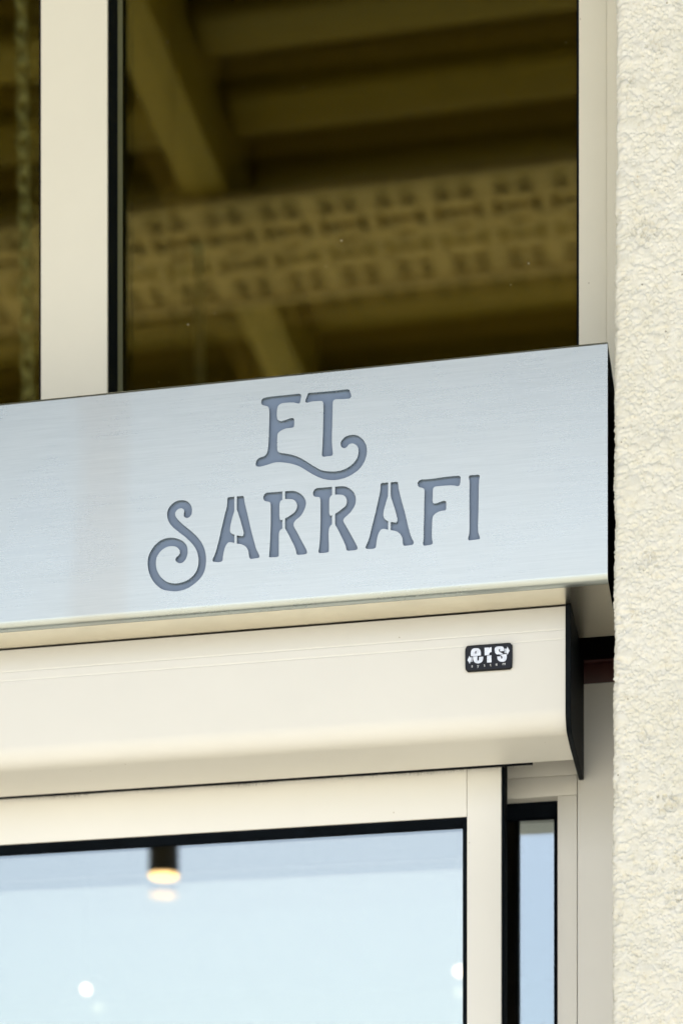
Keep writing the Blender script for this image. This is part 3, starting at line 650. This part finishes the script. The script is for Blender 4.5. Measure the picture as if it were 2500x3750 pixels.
# brush seal: bristles under the rear lip
random.seed(4)
bv, bf = [], []
x = -2.29
while x < -0.318:
    dens = 0.5 + 0.5 * math.sin(x * 37) * math.sin(x * 11.3)
    if x > -0.36: dens *= max(0.2, 1 - (x + 0.36) / 0.05)
    L = 0.0022 + 0.0042 * random.random() * (0.45 + dens)
    yy = 0.1822 + 0.004 * random.random()
    dx = random.gauss(0, 0.0011); w = 0.00028
    i = len(bv)
    bv += [(x - w, yy, 2.5875), (x + w, yy, 2.5875), (x + dx, yy + random.gauss(0, 0.0006), 2.5850 - L)]
    bf.append((i, i + 1, i + 2))
    x += 0.00042 + 0.0006 * random.random() * (1.2 - dens)
me = bpy.data.meshes.new('brush_seal'); me.from_pydata(bv, [], bf)
br = link('brush_seal', me, BRUSHHAIR, cv, kind='stuff')
box('brush_holder', -2.29, -0.3185, 0.1818, 0.1872, 2.5838, 2.600, BLACK, cv)

# badge with silver lettering
bp = smooth_loop(parse(BADGE['plate'][0]), 5)
me = fill_mesh('badge', [bp], 0.0005, 0.0016, 4)
# keep the outline size: the bevel grows outwards, so shrink a little about the middle
cxm = sum(p[0] for p in bp) / len(bp); czm = sum(p[1] for p in bp) / len(bp)
for v in me.vertices:
    v.co.x = cxm + (v.co.x - cxm) * (1 - 0.0032 / 0.060); v.co.y = czm + (v.co.y - czm) * (1 - 0.0032 / 0.036)
stand_up(me, 0.0660)
me.polygons.foreach_set('use_smooth', [True] * len(me.polygons))
me.set_sharp_from_angle(angle=R(50))
badge = link('badge', me, BADGEBLACK, cv, label='small glossy black badge reading ers system with two arrows')
zf = 0.06372
for nm in ('e_top', 'e_low', 'r_top', 'r_low', 's_top', 's_low', 'arrow_l', 'arrow_r', 'bar1', 'bar2', 'bar3', 'bar4', 'bar5', 'bar6'):
    me = stand_up(fill_mesh('print', [smooth_loop(parse(s), 4) for s in BADGE[nm]], 0.00012), zf)
    kind = 'arrow' if nm.startswith(('arrow', 'bar')) else 'letter'
    link(kind, me, BADGEFOIL, badge).matrix_parent_inverse = Matrix()
SYS = (('s', -0.3851), ('y', -0.3775), ('s', -0.3690), ('t', -0.3610), ('e', -0.3536), ('m', -0.3447))
for ch, sxp in SYS:
    fc = bpy.data.curves.new('print', 'FONT')
    fc.body = ch; fc.size = 0.0058; fc.extrude = 0.00012; fc.offset = 0.0
    me = curve_mesh('print', fc)
    for v in me.vertices:
        v.co.x += sxp; v.co.y += 2.6739
    stand_up(me, zf)
    link('letter', me, BADGEWHITE, badge).matrix_parent_inverse = Matrix()


# ------------------------------------------------------------------ the steel sign
SX0, SX1, SZ0, SZ1, SD = -2.32, -0.2045, 2.7470, 3.0464, 0.180
sg = thing('steel_sign', (-1.2, 0.09, 2.747), 'brushed steel sign box with cut-out lettering ET SARRAFI', 'sign')
rb, rt, th = 0.009, 0.004, 0.0055
loops = [[(SX0, SZ0 + rb), (SX1, SZ0 + rb), (SX1, SZ1 - rt), (SX0, SZ1 - rt)]]
glyphs = []
for ch, outl in LETTERS:
    lps = [smooth_loop(parse(s), 4) for s in outl]
    glyphs.append((ch, lps)); loops += lps
face = stand_up(fill_mesh('face_plate', loops, th / 2), th / 2)
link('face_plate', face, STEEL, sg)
NAMES = {'E': 'letter E with a long swash curling under the T', 'T': 'letter T above the swash of the E', 'S': 'large letter S with curled ends'}
seen = {}
for ch, lps in glyphs:
    seen[ch] = seen.get(ch, 0) + 1
    me = stand_up(fill_mesh('letter', lps, 0.0012), 0.0044 + 0.0012)
    link('letter', me, SLATE, sg, label=NAMES.get(ch, 'stencil letter ' + ch))
low = arc(rb, SZ0 + rb, rb, 180, 270, 10)
inn = arc(rb, SZ0 + rb, 0.0045, 270, 180, 10)
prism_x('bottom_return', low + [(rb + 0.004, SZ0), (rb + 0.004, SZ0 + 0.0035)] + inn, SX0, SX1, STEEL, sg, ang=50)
prism_x('soffit_plate', [(rb + 0.0045, SZ0), (SD, SZ0), (SD, SZ0 + 0.003), (rb + 0.0045, SZ0 + 0.003)], SX0, SX1, CHAMP, sg, smooth=False)
topo = arc(rt, SZ1 - rt, rt, 180, 90, 8)
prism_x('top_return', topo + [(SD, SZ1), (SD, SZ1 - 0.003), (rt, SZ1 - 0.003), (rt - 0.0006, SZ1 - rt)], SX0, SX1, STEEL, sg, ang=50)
box('end_cap', SX1 - 0.004, SX1 - 0.001, th + 0.001, SD, SZ0 + 0.0035, SZ1 - 0.0035, ENDBLACK, sg)
box('end_cap', SX0 + 0.001, SX0 + 0.004, th + 0.001, SD, SZ0 + 0.0035, SZ1 - 0.0035, ENDBLACK, sg)
box('back_plate', SX0 + 0.005, SX1 - 0.005, SD - 0.003, SD, SZ0 + 0.0035, SZ1 - 0.0035, ENDBLACK, sg)

# ------------------------------------------------------------------ roughcast pillar
def hash2(ix, iy, k):
    h = (ix.astype(np.int64) * 374761393 + iy.astype(np.int64) * 668265263 + k * 974634777) & 0xFFFFFFFF
    h = ((h ^ (h >> 13)) * 1274126177) & 0xFFFFFFFF
    h = (h ^ (h >> 16)) & 0xFFFFFF
    return h / float(0x1000000)
def value_noise(u, v, s, k):
    x, y_ = u / s, v / s
    ix, iy = np.floor(x), np.floor(y_)
    fx_, fy = x - ix, y_ - iy
    fx_ = fx_ * fx_ * (3 - 2 * fx_); fy = fy * fy * (3 - 2 * fy)
    a = hash2(ix, iy, k); b = hash2(ix + 1, iy, k); c = hash2(ix, iy + 1, k); d = hash2(ix + 1, iy + 1, k)
    return (a * (1 - fx_) + b * fx_) * (1 - fy) + (c * (1 - fx_) + d * fx_) * fy
def lumps(u, v, s, k, keep=1.0):
    """rounded grains: highest of randomly sized domes"""
    x, y_ = u / s, v / s
    ix, iy = np.floor(x), np.floor(y_)
    h = np.zeros_like(u)
    for dx in (-1, 0, 1):
        for dy in (-1, 0, 1):
            cx, cy_ = ix + dx, iy + dy
            px = cx + hash2(cx, cy_, k); py = cy_ + hash2(cx, cy_, k + 1)
            r = 0.45 + 0.55 * hash2(cx, cy_, k + 2)
            on = hash2(cx, cy_, k + 3) < keep
            d2 = ((x - px) ** 2 + (y_ - py) ** 2) / (r * r)
            h = np.maximum(h, np.where(on, r * np.sqrt(np.clip(1 - d2, 0, 1)), 0))
    return h
def pillar():
    PXL, PXR, PF, PB, rc = -0.1908, 0.34, -0.05, 0.262, 0.010
    # profile from the back of the left flank round the front to the right flank
    pts = []
    def seg(a, b, step):
        n = max(1, int(round((Vector(b) - Vector(a)).length / step)))
        for i in range(n): pts.append(tuple(Vector(a).lerp(Vector(b), i / n)))
    seg((PXL, PB), (PXL, PF + rc), 0.003)
    for i in range(8):
        t = R(180 + 90 * i / 8); pts.append((PXL + rc + rc * math.cos(t), PF + rc + rc * math.sin(t)))
    seg((PXL + rc, PF), (PXL + 0.13, PF), 0.0010)
    seg((PXL + 0.14, PF), (PXR, PF), 0.004)
    seg((PXR, PF), (PXR, PB), 0.02)
    pts.append((PXR, PB))
    p = np.array(pts)
    d = np.gradient(p, axis=0)
    nrm = np.stack([d[:, 1], -d[:, 0]], 1); nrm /= np.linalg.norm(nrm, axis=1)[:, None]
    s = np.concatenate([[0], np.cumsum(np.linalg.norm(np.diff(p, axis=0), axis=1))])
    zs = np.concatenate([np.linspace(0.0, 1.9, 40)[:-1], np.arange(1.98, 3.45, 0.0010), np.arange(3.45, 4.3, 0.0028), np.linspace(4.3, 6.06, 90)])
    U, V = np.meshgrid(s, zs)
    wu = U + 0.0025 * (value_noise(U, V, 0.006, 5) - .5)
    wv = V + 0.0025 * (value_noise(U, V, 0.006, 7) - .5)
    patch = np.clip(value_noise(U, V, 0.040, 77) * 1.6 - 0.2, 0, 1)          # trowelled-over and open areas
    h = 0.0028 * lumps(wu, wv, 0.0110, 11, 0.12) * patch
    h = np.maximum(h, 0.0030 * lumps(wu, wv, 0.0062, 31, 0.24) * (0.25 + 0.8 * patch))
    h = np.maximum(h, 0.0025 * lumps(wu, wv, 0.0040, 51, 0.30) * (0.30 + 0.7 * value_noise(U, V, 0.02, 53)))
    h = np.maximum(h, 0.0026 * lumps(U, V, 0.0025, 61, 0.34))
    h += 0.0030 * (value_noise(U, V, 0.045, 71) - .5) + 0.0010 * (value_noise(U, V, 0.016, 73) - .5) + 0.0005 * (value_noise(U, V, 0.0024, 75) - .5)
    h -= 0.0050 * lumps(U, V, 0.021, 91, 0.10) * (lumps(U, V, 0.0055, 95, 0.4) > 0.40)    # pits
    X = p[None, :, 0] + nrm[None, :, 0] * h
    Y = p[None, :, 1] + nrm[None, :, 1] * h
    X = X - 0.0035 * np.clip((2.9 - V) / 0.8, -1, 1) * (1 - np.clip((p[None, :, 0] - PXL) / 0.3, 0, 1))
    co = np.stack([X, Y, V], -1).reshape(-1, 3)
    nz, ns = U.shape
    a = (np.arange(nz - 1)[:, None] * ns + np.arange(ns - 1)[None, :]).ravel()
    q = np.stack([a, a + 1, a + ns + 1, a + ns], 1)
    me = bpy.data.meshes.new('roughcast_pillar')
    me.vertices.add(len(co)); me.vertices.foreach_set('co', co.ravel().astype('f'))
    me.loops.add(q.size); me.loops.foreach_set('vertex_index', q.ravel().astype('i'))
    me.polygons.add(len(q)); me.polygons.foreach_set('loop_start', (np.arange(len(q)) * 4).astype('i'))
    me.update(calc_edges=True); me.validate()
    me.polygons.foreach_set('use_smooth', [True] * len(me.polygons))
    o = link('roughcast_pillar', me, STUCCO)
    o['label'] = 'cream roughcast pillar standing right of the steel sign'; o['category'] = 'pillar'
pillar()

# ------------------------------------------------------------------ porch fittings mirrored in the glass
def tube(bm, pts, r, seg=10, closed=False):
    rings = []
    n = len(pts)
    for i, pt in enumerate(pts):
        a = Vector(pts[i - 1]) if (i or closed) else Vector(pt)
        b = Vector(pts[(i + 1) % n]) if (i < n - 1 or closed) else Vector(pt)
        d = (b - a).normalized()
        u = d.cross(Vector((0, 1, 0)))
        if u.length < 0.05: u = d.cross(Vector((1, 0, 0)))
        u.normalize(); w = d.cross(u)
        rings.append([bm.verts.new(Vector(pt) + r * (math.cos(2 * math.pi * k / seg) * u + math.sin(2 * math.pi * k / seg) * w)) for k in range(seg)])
    m = n if closed else n - 1
    for i in range(m):
        A, B = rings[i], rings[(i + 1) % n]
        for k in range(seg):
            bm.faces.new((A[k], A[(k + 1) % seg], B[(k + 1) % seg], B[k]))
    if not closed:
        bm.faces.new(rings[0]); bm.faces.new(rings[-1][::-1])

ch = thing('hanging_chain', (-1.567, -1.10, 6.33), 'galvanised link chain hanging from the porch ceiling, mirrored in the left pane', 'chain')
lk = bmesh.new()
pp = [(0.011 * math.cos(t), 0, 0.014 + 0.011 * math.sin(t)) for t in [math.pi * i / 8 for i in range(9)]]
pp += [(0.011 * math.cos(t), 0, -0.014 + 0.011 * math.sin(t)) for t in [math.pi + math.pi * i / 8 for i in range(9)]]
tube(lk, pp, 0.0042, 8, True)
lme = bm_mesh(lk, 'link', True)
for i in range(80):
    o = link('link', lme, GALV, ch)
    o.matrix_parent_inverse = Matrix()
    z = -0.02 - i * 0.0385
    o.location = (-0.017 * z, 0.0, z)
    o.rotation_euler = (0, 0, R(35) + (R(90) if i % 2 else 0))
bm = bmesh.new(); tube(bm, [(-1.567, -1.10, 6.335), (-1.567, -1.10, 6.305)], 0.006)
link('hook', bm_mesh(bm, 'hook', True), GALV, ch)

rd = thing('hanging_rod', (-2.008, -4.296, 6.05), 'pale steel rod hanging from the pierced strip, mirrored in the bronze glass', 'rod')
bm = bmesh.new(); tube(bm, [(-2.011, -4.296, 6.058), (-1.994, -4.296, 5.05)], 0.0135, 12)
link('shaft', bm_mesh(bm, 'shaft', True, R(40)), GALV, rd)
bm = bmesh.new(); tube(bm, [(-2.011, -4.296, 6.0575), (-2.011, -4.296, 6.04)], 0.02, 16)
link('rose', bm_mesh(bm, 'rose', True, R(40)), GALV, rd)

def cyl_mesh(name, rings, seg=28):
    bm = bmesh.new(); rr = []
    for r, z in rings:
        rr.append([bm.verts.new((r * math.cos(2 * math.pi * k / seg), r * math.sin(2 * math.pi * k / seg), z)) for k in range(seg)])
    for A, B in zip(rr, rr[1:]):
        for k in range(seg): bm.faces.new((A[k], A[(k + 1) % seg], B[(k + 1) % seg], B[k]))
    bm.faces.new(rr[0]); bm.faces.new(rr[-1][::-1])
    return bm_mesh(bm, name, True, R(40))
def sub(name, me, mat, t):
    o = link(name, me, mat, t); o.matrix_parent_inverse = Matrix(); return o
pl = thing('pendant_lamp', (-1.465, -2.0, 3.118), 'lit black cylinder pendant lamp mirrored in the sliding door', 'lamp')
sub('body', cyl_mesh('body', [(0.034, 0.004), (0.0365, 0.0), (0.0375, 0.003), (0.0375, 0.30), (0.034, 0.306)]), LAMPBLACK, pl)
sub('diffuser', cyl_mesh('diffuser', [(0.0345, -0.0035), (0.0355, 0.0), (0.034, 0.003)]), GLOW, pl)
sub('stem', cyl_mesh('stem', [(0.0016, 0.304), (0.0016, 3.37)], 10), LAMPBLACK, pl)
sub('ceiling_rose', cyl_mesh('ceiling_rose', [(0.008, 3.365), (0.012, 3.382)], 12), LAMPBLACK, pl)

for (lx, lz, rot, lab) in ((-1.336, 2.603, (R(62), R(24), 0), 'small lit indoor spotlight seen low at the left of the door glass'),
                           (-0.591, 2.604, (R(60), 0, 0), 'small lit indoor spotlight at the right edge of the door glass')):
    t = thing('indoor_spotlight', (lx, 1.40, lz), lab, 'lamp', 'indoor spotlights behind the door glass')
    hd = sub('housing', cyl_mesh('housing', [(0.0125, 0.002), (0.0135, 0.0), (0.0145, 0.003), (0.0145, 0.05), (0.010, 0.054)]), LAMPBLACK, t)
    ln = sub('lens', cyl_mesh('lens', [(0.0115, -0.0025), (0.012, 0.0), (0.0115, 0.001)]), GLOW_IN, t)
    for o in (hd, ln): o.rotation_euler = (-rot[0], rot[1], 0)
    sub('stem', cyl_mesh('stem', [(0.003, 0.01), (0.003, 1.775)], 10), LAMPBLACK, t)
